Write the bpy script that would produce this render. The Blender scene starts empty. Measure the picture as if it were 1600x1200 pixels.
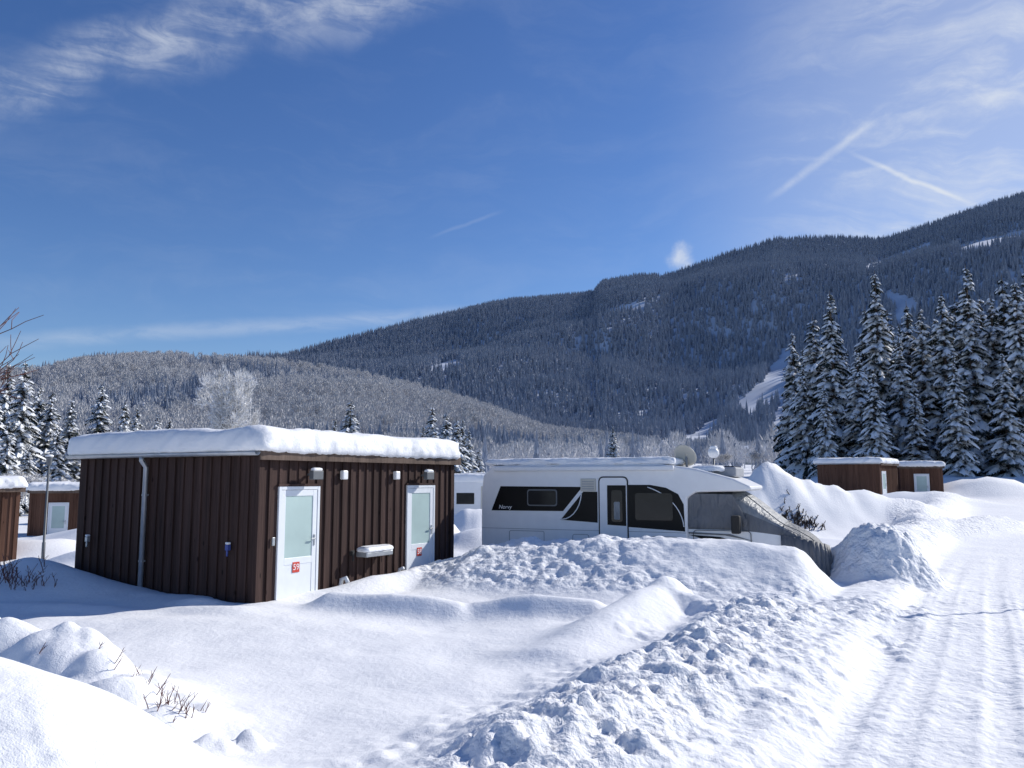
import bpy, math, random
import numpy as np
from mathutils import Vector, Matrix
random.seed(7)
S = bpy.context.scene
COL = S.collection
# ------------------------------------------------------------------ noise
_r = np.random.RandomState(5)
T1 = _r.rand(256,256); TX=_r.rand(256,256); TY=_r.rand(256,256); TR=_r.rand(256,256)
def vn(x,y,s=0):
    x=np.asarray(x,float)+s*17.3; y=np.asarray(y,float)+s*9.7
    ix=np.floor(x).astype(int); iy=np.floor(y).astype(int)
    fx=x-ix; fy=y-iy
    fx=fx*fx*(3-2*fx); fy=fy*fy*(3-2*fy)
    a=T1[ix%256,iy%256]; b=T1[(ix+1)%256,iy%256]; c=T1[ix%256,(iy+1)%256]; d=T1[(ix+1)%256,(iy+1)%256]
    return (a*(1-fx)+b*fx)*(1-fy)+(c*(1-fx)+d*fx)*fy*1.0
def fbm(x,y,o=4,s=0):
    t=0;a=.5;f=1
    for i in range(o):
        t=t+a*(vn(np.asarray(x)*f,np.asarray(y)*f,s+i)-.5); a*=.5; f*=2.03
    return t
def lumps(x,y,size,s=0,pw=.5):
    """domes of random radius: broken snow"""
    x=np.asarray(x)/size+s*3.1; y=np.asarray(y)/size+s*7.7
    ix=np.floor(x).astype(int); iy=np.floor(y).astype(int)
    h=np.zeros_like(x)
    for dx in (-1,0,1):
        for dy in (-1,0,1):
            cx=ix+dx; cy=iy+dy
            px=cx+TX[cx%256,cy%256]; py=cy+TY[cx%256,cy%256]; r=.25+.55*TR[cx%256,cy%256]**1.5
            d2=((x-px)**2+(y-py)**2)/(r*r)
            h=np.maximum(h,r*np.clip(1-d2,0,1)**pw)
    return h*size
def sstep(a,b,x):
    t=np.clip((x-a)/(b-a),0,1); return t*t*(3-2*t)
# ------------------------------------------------------------------ materials
def newmat(name):
    m=bpy.data.materials.new(name); m.use_nodes=True
    nt=m.node_tree; b=nt.nodes['Principled BSDF']
    return m,nt,b
def plain(name,c,rough=.6,metal=0,var=.15,scale=4,bump=0,bscale=40,spec=.5):
    m,nt,b=newmat(name); n=nt.nodes; l=nt.links
    b.inputs['Roughness'].default_value=rough; b.inputs['Metallic'].default_value=metal
    b.inputs['Specular IOR Level'].default_value=spec
    tc=n.new('ShaderNodeTexCoord')
    nz=n.new('ShaderNodeTexNoise'); nz.inputs['Scale'].default_value=scale; nz.inputs['Detail'].default_value=5
    l.new(tc.outputs['Object'],nz.inputs['Vector'])
    cr=n.new('ShaderNodeValToRGB'); cr.color_ramp.elements[0].position=.3; cr.color_ramp.elements[1].position=.7
    cr.color_ramp.elements[0].color=(c[0]*(1-var),c[1]*(1-var),c[2]*(1-var),1)
    cr.color_ramp.elements[1].color=(min(1,c[0]*(1+var)),min(1,c[1]*(1+var)),min(1,c[2]*(1+var)),1)
    l.new(nz.outputs['Fac'],cr.inputs['Fac']); l.new(cr.outputs['Color'],b.inputs['Base Color'])
    if bump:
        nb=n.new('ShaderNodeTexNoise'); nb.inputs['Scale'].default_value=bscale; nb.inputs['Detail'].default_value=2.5
        nb.inputs['Distortion'].default_value=.8
        mp=n.new('ShaderNodeMapping'); mp.inputs['Scale'].default_value=(1.6,1,.55)
        l.new(tc.outputs['Object'],mp.inputs['Vector']); l.new(mp.outputs['Vector'],nb.inputs['Vector'])
        bp=n.new('ShaderNodeBump'); bp.inputs['Strength'].default_value=1; bp.inputs['Distance'].default_value=bump
        l.new(nb.outputs['Fac'],bp.inputs['Height']); l.new(bp.outputs['Normal'],b.inputs['Normal'])
    return m
def snowmat(name,tracks=False):
    m,nt,b=newmat(name); n=nt.nodes; l=nt.links
    b.inputs['Roughness'].default_value=.75; b.inputs['Specular IOR Level'].default_value=.2
    g=n.new('ShaderNodeNewGeometry')
    nz=n.new('ShaderNodeTexNoise'); nz.inputs['Scale'].default_value=.8; nz.inputs['Detail'].default_value=6
    l.new(g.outputs['Position'],nz.inputs['Vector'])
    cr=n.new('ShaderNodeValToRGB'); cr.color_ramp.elements[0].position=.3; cr.color_ramp.elements[1].position=.7
    cr.color_ramp.elements[0].color=(.84,.848,.86,1); cr.color_ramp.elements[1].color=(.90,.903,.91,1)
    l.new(nz.outputs['Fac'],cr.inputs['Fac']); l.new(cr.outputs['Color'],b.inputs['Base Color'])
    def noise(sc,det):
        a=n.new('ShaderNodeTexNoise'); a.inputs['Scale'].default_value=sc; a.inputs['Detail'].default_value=det
        l.new(g.outputs['Position'],a.inputs['Vector']); return a.outputs['Fac']
    def mul(a,v):
        q=n.new('ShaderNodeMath'); q.operation='MULTIPLY'; l.new(a,q.inputs[0])
        if isinstance(v,(int,float)): q.inputs[1].default_value=v
        else: l.new(v,q.inputs[1])
        return q.outputs[0]
    def add(a,c):
        q=n.new('ShaderNodeMath'); q.operation='ADD'; l.new(a,q.inputs[0]); l.new(c,q.inputs[1]); return q.outputs[0]
    h=add(mul(noise(90,3),.005),mul(noise(14,4),.014))
    if tracks:
        at=n.new('ShaderNodeAttribute'); at.attribute_name='track'
        ch=n.new('ShaderNodeAttribute'); ch.attribute_name='rough'
        h=add(h,mul(mul(noise(9,7),.10),ch.outputs['Fac']))
        mp=n.new('ShaderNodeMapping'); mp.vector_type='POINT'; mp.inputs['Rotation'].default_value=(0,0,-math.atan2(.865,.502))
        l.new(g.outputs['Position'],mp.inputs['Vector'])
        wv=n.new('ShaderNodeTexWave'); wv.bands_direction='DIAGONAL'; wv.inputs['Scale'].default_value=2.8; wv.inputs['Distortion'].default_value=3.5
        wv.inputs['Detail'].default_value=3; wv.inputs['Detail Scale'].default_value=2
        l.new(mp.outputs['Vector'],wv.inputs['Vector'])
        h=add(h,mul(mul(wv.outputs['Fac'],.010),at.outputs['Fac']))
    bp=n.new('ShaderNodeBump'); bp.inputs['Strength'].default_value=.8; bp.inputs['Distance'].default_value=1.0
    l.new(h,bp.inputs['Height']); l.new(bp.outputs['Normal'],b.inputs['Normal'])
    return m
def foliage(name,dark,dark2,snow,thr,soft,nscale,bias=.55):
    """needles with snow lying on the upward side"""
    m,nt,b=newmat(name); n=nt.nodes; l=nt.links
    b.inputs['Roughness'].default_value=.9; b.inputs['Specular IOR Level'].default_value=.1
    g=n.new('ShaderNodeNewGeometry'); sx=n.new('ShaderNodeSeparateXYZ'); l.new(g.outputs['Normal'],sx.inputs[0])
    nz=n.new('ShaderNodeTexNoise'); nz.inputs['Scale'].default_value=nscale; nz.inputs['Detail'].default_value=3
    l.new(g.outputs['Position'],nz.inputs['Vector'])
    a=n.new('ShaderNodeMath'); a.operation='MULTIPLY_ADD'; l.new(sx.outputs['Z'],a.inputs[0]); a.inputs[1].default_value=bias; 
    l.new(nz.outputs['Fac'],a.inputs[2])
    mr=n.new('ShaderNodeMapRange'); mr.inputs['From Min'].default_value=thr; mr.inputs['From Max'].default_value=thr+soft
    l.new(a.outputs[0],mr.inputs['Value'])
    n2=n.new('ShaderNodeTexNoise'); n2.inputs['Scale'].default_value=nscale*.15; l.new(g.outputs['Position'],n2.inputs['Vector'])
    mx=n.new('ShaderNodeMix'); mx.data_type='RGBA'; l.new(n2.outputs['Fac'],mx.inputs['Factor'])
    mx.inputs['A'].default_value=(*dark,1); mx.inputs['B'].default_value=(*dark2,1)
    m2=n.new('ShaderNodeMix'); m2.data_type='RGBA'; l.new(mr.outputs['Result'],m2.inputs['Factor'])
    l.new(mx.outputs['Result'],m2.inputs['A']); m2.inputs['B'].default_value=(*snow,1)
    l.new(m2.outputs['Result'],b.inputs['Base Color'])
    return m
def woodmat(name,c1,c2):
    m,nt,b=newmat(name); n=nt.nodes; l=nt.links
    b.inputs['Roughness'].default_value=.8; b.inputs['Specular IOR Level'].default_value=.15
    tc=n.new('ShaderNodeTexCoord'); mp=n.new('ShaderNodeMapping'); mp.inputs['Scale'].default_value=(30,30,1.2)
    l.new(tc.outputs['Object'],mp.inputs['Vector'])
    nz=n.new('ShaderNodeTexNoise'); nz.inputs['Scale'].default_value=1; nz.inputs['Detail'].default_value=6; nz.inputs['Distortion'].default_value=.6
    l.new(mp.outputs['Vector'],nz.inputs['Vector'])
    mp2=n.new('ShaderNodeMapping'); mp2.inputs['Scale'].default_value=(3.4,3.4,.12); l.new(tc.outputs['Object'],mp2.inputs['Vector'])
    n2=n.new('ShaderNodeTexNoise'); n2.inputs['Scale'].default_value=1; n2.inputs['Detail'].default_value=1; l.new(mp2.outputs['Vector'],n2.inputs['Vector'])
    ad=n.new('ShaderNodeMath'); ad.operation='MULTIPLY_ADD'; l.new(n2.outputs['Fac'],ad.inputs[0]); ad.inputs[1].default_value=.9; l.new(nz.outputs['Fac'],ad.inputs[2])
    mr=n.new('ShaderNodeMapRange'); mr.inputs['From Min'].default_value=.6; mr.inputs['From Max'].default_value=1.3; l.new(ad.outputs[0],mr.inputs['Value'])
    vo=n.new('ShaderNodeTexVoronoi'); vo.inputs['Scale'].default_value=1
    mp3=n.new('ShaderNodeMapping'); mp3.inputs['Scale'].default_value=(5,5,2.2); l.new(tc.outputs['Object'],mp3.inputs['Vector']); l.new(mp3.outputs['Vector'],vo.inputs['Vector'])
    kn=n.new('ShaderNodeMapRange'); kn.inputs['From Min'].default_value=.06; kn.inputs['From Max'].default_value=.13; kn.inputs['To Min'].default_value=.35; l.new(vo.outputs['Distance'],kn.inputs['Value'])
    mx=n.new('ShaderNodeMix'); mx.data_type='RGBA'; l.new(mr.outputs['Result'],mx.inputs['Factor'])
    mx.inputs['A'].default_value=(*c1,1); mx.inputs['B'].default_value=(*c2,1)
    mm=n.new('ShaderNodeMix'); mm.data_type='RGBA'; mm.blend_type='MULTIPLY'; mm.inputs['Factor'].default_value=1
    l.new(mx.outputs['Result'],mm.inputs['A']); l.new(kn.outputs['Result'],mm.inputs['B'])
    l.new(mm.outputs['Result'],b.inputs['Base Color'])
    bp=n.new('ShaderNodeBump'); bp.inputs['Distance'].default_value=.004; l.new(nz.outputs['Fac'],bp.inputs['Height']); l.new(bp.outputs['Normal'],b.inputs['Normal'])
    return m
M={}
M['snow']=snowmat('snow'); M['gsnow']=snowmat('ground_snow',True)
M['wood']=woodmat('stained_wood',(.023,.014,.0125),(.082,.050,.043))
M['wood2']=woodmat('weathered_fascia_wood',(.07,.052,.043),(.17,.125,.10))
M['wood3']=woodmat('reddish_wood',(.065,.032,.022),(.16,.085,.058))
M['white']=plain('white_paint',(.80,.80,.80),.35,var=.03)
M['pvc']=plain('pvc_white',(.74,.77,.80),.35,var=.03)
M['glass']=plain('frosted_glass',(.42,.54,.52),.25,var=.08,scale=1.5)
M['zinc']=plain('zinc',(.42,.44,.46),.45,.6,var=.15)
M['red']=plain('red_plate',(.55,.05,.03),.5,var=.03)
M['black']=plain('black_gloss',(.006,.006,.007),.35,var=.2,spec=.15)
M['win']=plain('dark_acrylic_window',(.012,.014,.016),.15,var=.2,spec=.3)
M['rubber']=plain('rubber',(.02,.02,.02),.8,var=.2)
M['tarp']=plain('thermal_cover',(.15,.157,.17),.6,var=.12,scale=2.5,bump=.07,bscale=5,spec=.25)
M['tarps']=plain('silver_thermal_screen',(.27,.28,.285),.5,var=.12,scale=4,bump=.06,bscale=5,spec=.3)
M['beige']=plain('beige_plastic',(.55,.53,.46),.5,var=.05)
M['grey']=plain('grey_plastic',(.3,.31,.33),.5,var=.08)
M['dgrey']=plain('dark_grey_metal',(.12,.13,.14),.5,var=.08)
M['blue']=plain('blue_tap',(.05,.08,.3),.5,var=.05)
M['bark']=plain('bark',(.06,.045,.035),.9,var=.4,scale=6,bump=.03,bscale=12)
M['twig']=plain('reddish_twig',(.13,.055,.045),.8,var=.3,scale=5)
M['frost']=foliage('frosted_twigs',(.34,.33,.32),(.52,.51,.50),(.85,.86,.87),.44,.3,3)
M['frost2']=foliage('heavy_hoarfrost',(.52,.52,.51),(.70,.70,.70),(.90,.90,.91),.40,.3,2)
M['spruce']=foliage('spruce_needles',(.011,.017,.015),(.030,.040,.034),(.80,.83,.87),.855,.12,1.4)
M['farspruce']=foliage('distant_spruce_hazed',(.26,.295,.365),(.36,.395,.46),(.84,.86,.90),.68,.35,.25)  # needle colours lightened and blued: distance haze painted into the base colour
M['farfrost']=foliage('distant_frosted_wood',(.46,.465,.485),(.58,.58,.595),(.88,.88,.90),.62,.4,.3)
M['plaster']=plain('plaster',(.6,.56,.48),.8,var=.05)
# ------------------------------------------------------------------ mesh helpers
def link(o): COL.objects.link(o); return o
def empty(name,loc,rz=0):
    e=bpy.data.objects.new(name,None); e.location=loc; e.rotation_euler=(0,0,rz); e.empty_display_size=.3; return link(e)
def mesh(name,v,f,mats,mi=None,parent=None,smooth=False,loc=None):
    me=bpy.data.meshes.new(name); me.from_pydata([tuple(p) for p in v],[],f)
    for m in mats: me.materials.append(m)
    if mi is not None: me.polygons.foreach_set('material_index',mi)
    if smooth: me.polygons.foreach_set('use_smooth',[True]*len(me.polygons))
    me.update(); o=bpy.data.objects.new(name,me); link(o)
    if parent: o.parent=parent
    if loc: o.location=loc
    return o
def bevel(o,w=.01,seg=2):
    b=o.modifiers.new('bevel','BEVEL'); b.width=w; b.segments=seg; b.limit_method='ANGLE'; return o
BF=[(0,3,2,1),(4,5,6,7),(0,1,5,4),(1,2,6,5),(2,3,7,6),(3,0,4,7)]
def bx(x0,x1,y0,y1,z0,z1): return [(x0,y0,z0),(x1,y0,z0),(x1,y1,z0),(x0,y1,z0),(x0,y0,z1),(x1,y0,z1),(x1,y1,z1),(x0,y1,z1)]
def boxes(name,L,mat,parent,bev=0):
    v=[];f=[]
    for b in L:
        o=len(v); v+=bx(*b); f+=[tuple(i+o for i in q) for q in BF]
    o=mesh(name,v,f,[mat],parent=parent)
    if bev: bevel(o,bev)
    return o
def tube(name,pts,r,mat,parent=None,seg=10):
    v=[];f=[]
    add_tube(v,f,pts,[r]*len(pts) if isinstance(r,(int,float)) else r,seg)
    return mesh(name,v,f,[mat],parent=parent,smooth=True)
def add_tube(v,f,pts,rs,seg=6):
    o=len(v); n=len(pts)
    for i,p in enumerate(pts):
        p=Vector(p); d=(Vector(pts[min(i+1,n-1)])-Vector(pts[max(i-1,0)])).normalized()
        a=d.orthogonal().normalized(); b=d.cross(a)
        if i==0: a0=a
        else:
            a=(a0-d*a0.dot(d)).normalized(); b=d.cross(a); a0=a
        for k in range(seg):
            t=2*math.pi*k/seg; q=p+(a*math.cos(t)+b*math.sin(t))*rs[i]; v.append(tuple(q))
    for i in range(n-1):
        for k in range(seg):
            k2=(k+1)%seg; f.append((o+i*seg+k,o+i*seg+k2,o+(i+1)*seg+k2,o+(i+1)*seg+k))
    f.append(tuple(o+k for k in reversed(range(seg)))); f.append(tuple(o+(n-1)*seg+k for k in range(seg)))
def side_poly(name,pts,mat,parent,y=-.005,th=.004):
    n=len(pts); v=[(x,y,z) for x,z in pts]+[(x,y+th,z) for x,z in pts]
    f=[tuple(range(n)),tuple(reversed(range(n,2*n)))]+[((i+1)%n,i,n+i,n+(i+1)%n) for i in range(n)]
    return mesh(name,v,f,[mat],parent=parent)
def rrect(hx,hy,r,n):
    r=max(min(r,hx*.98,hy*.98),.001)
    P=[]
    cs=[(hx-r,hy-r,0),(-hx+r,hy-r,90),(-hx+r,-hy+r,180),(hx-r,-hy+r,270)]
    for cx,cy,a0 in cs:
        for k in range(7):
            a=math.radians(a0+90*k/6); P.append((cx+r*math.cos(a),cy+r*math.sin(a)))
    P=np.array(P+[P[0]]); d=np.r_[0,np.cumsum(np.hypot(*np.diff(P,axis=0).T))]
    t=np.linspace(0,d[-1],n,endpoint=False)
    return np.interp(t,d,P[:,0]),np.interp(t,d,P[:,1])
def snowcap(name,x0,x1,y0,y1,z,th,parent,seed=0,wob=.03,mat=None,corner=.3,slope=0.0):
    cx,cy=(x0+x1)/2,(y0+y1)/2; hx,hy=(x1-x0)/2,(y1-y0)/2; N=400
    prof=[(.14,-.02),(.03,-.02),(-.01,.08),(-.02,.25),(-.015,.45),(.01,.65),(.05,.8),(.11,.9),(.2,.97),(.35,1.0)]
    m=min(hx,hy)
    prof=[(o*min(1,th/.3),h) for o,h in prof]
    rings=prof+[(m*q,1.0+.08*q) for q in (.28,.42,.58,.75,.9,.985)]
    v=[];f=[]
    for o,h in rings:
        X,Y=rrect(hx-o,hy-o,max(corner-o*.3,.02),N)
        X=X+cx;Y=Y+cy
        side=1 if h<.9 else 0
        nz=fbm(X*2.5+seed,Y*2.5+h*1.5,4,seed)
        nf=fbm(X*9+seed,Y*9+h*5,3,seed+3)
        rx=X-cx; ry=Y-cy
        w=wob*(nz*2+nf*.8)
        dx=rx/hx*(np.abs(rx/hx)>np.abs(ry/hy)-.1); dy=ry/hy*(np.abs(ry/hy)>=np.abs(rx/hx)-.1)
        Z=z+h*th*(1+ .25*fbm(X*.8,Y*.8,2,seed+5)+.25*fbm(X*2.2,Y*2.2,2,seed+8))+wob*nf*.5*(1 if h>0 else 2.2)+(wob*nz if h<=0 else 0)+slope*(Y-y0)
        for a,b,c in zip(X+w*dx*side,Y+w*dy*side,Z): v.append((a,b,c))
    for i in range(len(rings)-1):
        for k in range(N):
            k2=(k+1)%N; f.append((i*N+k,i*N+k2,(i+1)*N+k2,(i+1)*N+k))
    f.append(tuple(range((len(rings)-1)*N,len(rings)*N))); f.append(tuple(reversed(range(N))))
    return mesh(name,v,f,[mat or M['snow']],parent=parent,smooth=True)
def text(name,s,size,loc,mat,parent,align='CENTER',shear=0):
    c=bpy.data.curves.new(name,'FONT'); c.body=s; c.size=size; c.extrude=.0015; c.align_x=align; c.align_y='CENTER'; c.shear=shear
    c.materials.append(mat); o=bpy.data.objects.new(name,c); link(o); o.parent=parent; o.location=loc; o.rotation_euler=(math.pi/2,0,0); return o
# ------------------------------------------------------------------ ground
A=(.502,.865); Bv=(.865,-.502)     # road direction / right-hand normal
def ridge(X,Y,p,q,h,w,wf=None):
    px,py=p;qx,qy=q; dx,dy=qx-px,qy-py; L=math.hypot(dx,dy)
    ux,uy=dx/L,dy/L
    s=((X-px)*ux+(Y-py)*uy); f=np.clip(s/L,0,1)
    c=(X-px)*uy-(Y-py)*ux
    e=np.maximum(np.maximum(-s,s-L),0)
    W=np.where(c>0,wf if wf else w,w)
    hh=np.interp(f,np.linspace(0,1,len(h)),h)
    return hh*np.exp(-(c/W)**2-(e/(w*.6))**2)
def blob(X,Y,x,y,rx,ry,h,rot=0,p=1.0):
    c,s=math.cos(rot),math.sin(rot); u=(X-x)*c+(Y-y)*s; v=-(X-x)*s+(Y-y)*c
    return h*np.exp(-(((u/rx)**2+(v/ry)**2)**p))
def ground(X,Y):
    X=np.asarray(X,float);Y=np.asarray(Y,float)
    b=X*Bv[0]+Y*Bv[1]; a=X*A[0]+Y*A[1]
    z=np.zeros_like(X)
    z+=sstep(22,50,Y)*sstep(4,16,X)*.55+sstep(45,85,Y)*sstep(-5,20,X)*1.3
    z-=sstep(-10,-15,X)*sstep(16,26,Y)*(1-sstep(60,100,Y))*.65
    z+=np.clip(Y-70,0,230)*.026
    wv=.25*fbm(a*.22,a*0,3,77)*2
    onroad=sstep(-1.9,-1.3,b+wv)*(1-sstep(3.6,4.2,b))
    z-=.08*onroad
    und=fbm(X*.35,Y*.35,3,1)*.28+fbm(X*1.3,Y*1.3,3,2)*.07
    z+=und*(1-onroad)*(1-sstep(150,400,Y))
    z+=(fbm(X*.8,Y*.8,2,4)*.05+fbm(X*2.6,Y*2.6,3,5)*.05)*onroad
    sm=[]; ro=[]
    k=1+.5*fbm(a*.5,b*.5,3,6)*2
    bz=np.exp(-((b+wv+2.85)/.85)**2)
    ro.append(.27*k*bz*(1-sstep(12.5,14,a))*sstep(-4,0,a))
    ro.append((.50+.25*np.exp(-((a-18.7)/1.2)**2))*k*np.exp(-((b+wv+2.6)/.85)**2)*sstep(18.2,19.2,a)*(1-sstep(60,66,a)))
    ro.append(.45*k*np.exp(-((b-5.0)/.9)**2)*(1-sstep(70,76,a)))
    ro.append(ridge(X,Y,(-1.3,18.3),(5.3,15.8),[.35,.80,.88,.86,.95,.92,.88,.88,.82],.9,1.7)*(1+.35*fbm(X*.9,Y*.9,3,8)))
    ro.append(blob(X,Y,7.75,17.5,.95,.85,1.02,.5,1.7))
    ro.append(ridge(X,Y,(9,33),(19,41),[.6,.7,.5],1.1))
    ro.append(ridge(X,Y,(26,70),(60,66),[.9,1.1,1.0],2.2))
    ro.append(ridge(X,Y,(14,29),(20,34),[.3,.5,.4],.9))
    ro.append(.12*sstep(-2.9,-2.2,b+wv)*(1-sstep(-1.7,-1.1,b+wv))*(1-sstep(20,24,a)))
    ro.append(blob(X,Y,5.4,13.2,1.6,1.1,.13))
    sm.append(ridge(X,Y,(-2.9,13.7),(-.9,13.2),[.26,.30,.22],.55,.30))
    sm.append(ridge(X,Y,(-.5,13.3),(1.2,12.9),[.22,.32,.25],.55,.32))
    sm.append(ridge(X,Y,(2.5,13.5),(.5,10.2),[.50,.44,.30,.12],.55,.5))
    sm.append(ridge(X,Y,(2.4,13.3),(3.0,12.3),[.45,.22],.4))
    sm.append(blob(X,Y,-3.4,4.7,1.8,1.35,1.08,.15,1.35)*(1+.22*fbm(X*1.1,Y*1.1,2,16)))
    wx=X+.35*fbm(X*1.3,Y*1.3,2,18)*2; wy=Y+.35*fbm(X*1.3,Y*1.3,2,19)*2
    hedge=ridge(X,Y,(-7.2,9.7),(-2.95,7.2),[.82,.78,.70,.62,.46,.24],.75,.7)
    hm=np.clip(hedge/.35,0,1)
    sm.append(hedge*(1+.9*fbm(X*1.1,Y*1.1,2,12))+hm*(lumps(wx,wy,.75,11,1.0)*.46+lumps(wx,wy,.36,12,.8)*.32))
    for (x,y,r,h) in [(-2.35,6.75,.15,.17),(-2.12,6.93,.11,.14),(-2.5,6.55,.10,.12),(-2.2,6.5,.07,.08)]:
        sm.append(blob(X,Y,x,y,r*1.3,r,h,.6,1.2)*(1+1.5*fbm(X*7,Y*7,2,15)))
    sm.append(ridge(X,Y,(-3.3,14.9),(-1.2,18.2),[.05,.28,.30,.18],.45))
    sm.append(ridge(X,Y,(-9.4,16.4),(-5.6,14.3),[.55,.30,.12],.8,.9))
    sm.append(ridge(X,Y,(-14,17.5),(-8.8,16.2),[.45,.5,.4],1.2,.8))
    sm.append(blob(X,Y,-5.2,14.0,.5,.3,.15)); sm.append(blob(X,Y,-4.9,13.2,.9,.35,.12,-.3)); sm.append(blob(X,Y,-7,13.6,1.4,.4,.12,-.3))
    sm.append(ridge(X,Y,(8.6,31.6),(17.5,35),[2.2,2.55,2.0,1.75,1.45,1.2,.9,.6],1.5,1.5)*(1+.45*fbm(X*.9,Y*.9,3,14)))
    for (x,y,rx,ry,h) in [(-1.4,33,1.2,1.5,1.0),(-2.6,27,1.0,1.2,.9),(-1.0,26,1.0,.9,.6),(-17,30,2,1.5,.6),(-11.5,23,1.5,1,.35),(-18,38,3,1.5,.7),(-13.5,33,1.6,1.4,.7),(24,50,5,1.5,.7),(34,60,4,2,1.3)]:
        sm.append(blob(X,Y,x,y,rx,ry,h,0,1.5)*(1+.6*fbm(X*.9,Y*.9,3,14)))
    R=np.zeros_like(X); Sm=np.zeros_like(X)
    for r in ro: R=R+np.clip(r,0,None)**3
    R=R**(1/3)
    for s in sm: Sm=Sm+np.clip(s,0,None)**4
    Sm=Sm**(1/4)
    rough=sstep(.04,.24,R)
    calm=(1-.88*blob(X,Y,4.3,15.4,2.1,1.6,1,-.3,1.3))*(1-.38*sstep(14,15.5,Y)*(1-sstep(6,7,X)))
    far=1-sstep(60,90,Y)
    ch=(lumps(X,Y,.42,1)*.20+lumps(X,Y,.24,2)*.34+lumps(X,Y,.14,3)*.46+lumps(X,Y,.085,7)*.38+fbm(X*3,Y*3,3,9)*.14)*rough*calm*far
    scat=(lumps(X,Y,.3,5)*.28+lumps(X,Y,.13,6)*.4)*sstep(.5,.62,vn(X*1.1,Y*1.1,21))*sstep(-5,-3.4,b)*(1-sstep(-1.5,-.6,b))*(1-sstep(22,30,a))
    z=z+(R**3+Sm**3)**(1/3)+ch+scat*(1-rough)
    tr=np.zeros_like(X)
    wob=.3*fbm(a*.10,a*0,2,30)
    for bc,wd,dp in [(-1.15,.13,.024),(-.70,.12,.015),(.05,.13,.020),(.55,.13,.012),(1.7,.14,.016),(2.6,.14,.012)]:
        w2=wob*(1+.6*math.sin(bc*5))
        g=np.exp(-((b+w2*2-bc)/wd)**4)*(.5+.5*sstep(.3,.6,vn(a*.4,b*0+bc,61)))
        z-=dp*g*(1-sstep(35,50,a)); tr=np.maximum(tr,g)
        z+=.009*np.exp(-((np.abs(b+w2*2-bc)-wd*1.35)/.05)**2)*(1-sstep(35,50,a))
    z+=onroad*(lumps(X,Y,.16,8)*.10+lumps(X,Y,.08,4)*.12)*sstep(.45,.7,vn(X*1.5,Y*1.5,33))*(1-tr)*(1-sstep(30,40,a))
    return z,tr*onroad,np.clip(rough*calm+.35*onroad,0,1)
def gz(x,y):
    return float(ground(np.array([x]),np.array([y]))[0][0])
def axis(lo,hi,step,g,mx):
    c=np.arange(lo,hi,step); up=[hi]; s=step
    while up[-1]<mx[1]: s*=g; up.append(up[-1]+s)
    dn=[lo-step]; s=step
    while dn[-1]>mx[0]: s*=g; dn.append(dn[-1]-s)
    return np.array(dn[::-1]+list(c)+up)
def gridmesh(name,X,Y,Z,mat,attrs={}):
    nj,ni=X.shape
    co=np.stack([X,Y,Z],-1).reshape(-1,3).astype(np.float32)
    idx=np.arange(ni*nj).reshape(nj,ni)
    q=np.stack([idx[:-1,:-1],idx[:-1,1:],idx[1:,1:],idx[1:,:-1]],-1).reshape(-1,4).astype(np.int32)
    me=bpy.data.meshes.new(name); me.vertices.add(len(co)); me.vertices.foreach_set('co',co.ravel())
    me.loops.add(q.size); me.loops.foreach_set('vertex_index',q.ravel())
    me.polygons.add(len(q)); me.polygons.foreach_set('loop_start',np.arange(0,q.size,4,dtype=np.int32))
    me.update(calc_edges=True); me.polygons.foreach_set('use_smooth',np.ones(len(q),bool))
    for k,a in attrs.items():
        at=me.attributes.new(k,'FLOAT','POINT'); at.data.foreach_set('value',a.ravel().astype(np.float32))
    me.materials.append(mat); me.validate(); me.update()
    return link(bpy.data.objects.new(name,me))
xs=axis(-7.5,9.0,.038,1.036,(-5000,5000)); ys=axis(4.2,18.5,.038,1.028,(-300,5000))
GX,GY=np.meshgrid(xs,ys); GZ,GT,GR=ground(GX,GY)
gridmesh('snowy_ground',GX,GY,GZ,M['gsnow'],{'track':GT,'rough':GR})
del GX,GY,GZ,GT,GR
# ------------------------------------------------------------------ hills
Bt=[-1.6,-.8,-.391,-.282,-.220,-.118,-.016,.079,.1,.112,.1506,.198,.262,.3267,.3985,.462,.527,.609,.6417,.8,1.2,1.8]
Be=[.05,.09,.1237,.1505,.168,.1936,.216,.225,.229,.2425,.2498,.2524,.2767,.2971,.2996,.2971,.3177,.3465,.3565,.40,.37,.3]
At=[-1.6,-1.0,-.8,-.6255,-.5787,-.5247,-.431,-.3525,-.282,-.1876,-.1171,-.0467,.0388,.155,.31,.64,1.8]
Ae=[.07,.10,.11,.121,.123,.136,.144,.139,.134,.120,.104,.085,.054,.038,.026,.02,.02]
def mtn(X,Y):
    t=X/Y; e=np.interp(t,Bt,Be); Yc=2400.
    f=(Y-650)/(Yc-650)
    up=np.where(f<1,np.clip(f,0,1)**1.12,1-.25*np.clip(f-1,0,2))
    z=e*Yc*up
    n=fbm(X*.0022,Y*.0022,4,40)*260*np.sin(np.pi*np.clip(f,0,1))
    n+=60*np.sin((X*.8+Y*.55)*.0058)*np.sin(np.pi*np.clip(f,0,1))
    return z+n*.75-4+2*np.clip(Y-650,-50,0)
def hill(X,Y):
    t=X/Y; e=np.interp(t,At,Ae); Yc=900.
    f=(Y-330)/(Yc-330)
    up=np.where(f<1,np.clip(f,0,1)**1.05,1-.9*np.clip(f-1,0,1)**1.5)
    n=fbm(X*.006,Y*.006,4,50)*55*np.sin(np.pi*np.clip(f,0,1))*np.clip(e/.13,0,1)
    return 7+(e*Yc-5)*up+n*.8-4*(1-np.clip(f*6,0,1))
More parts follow.
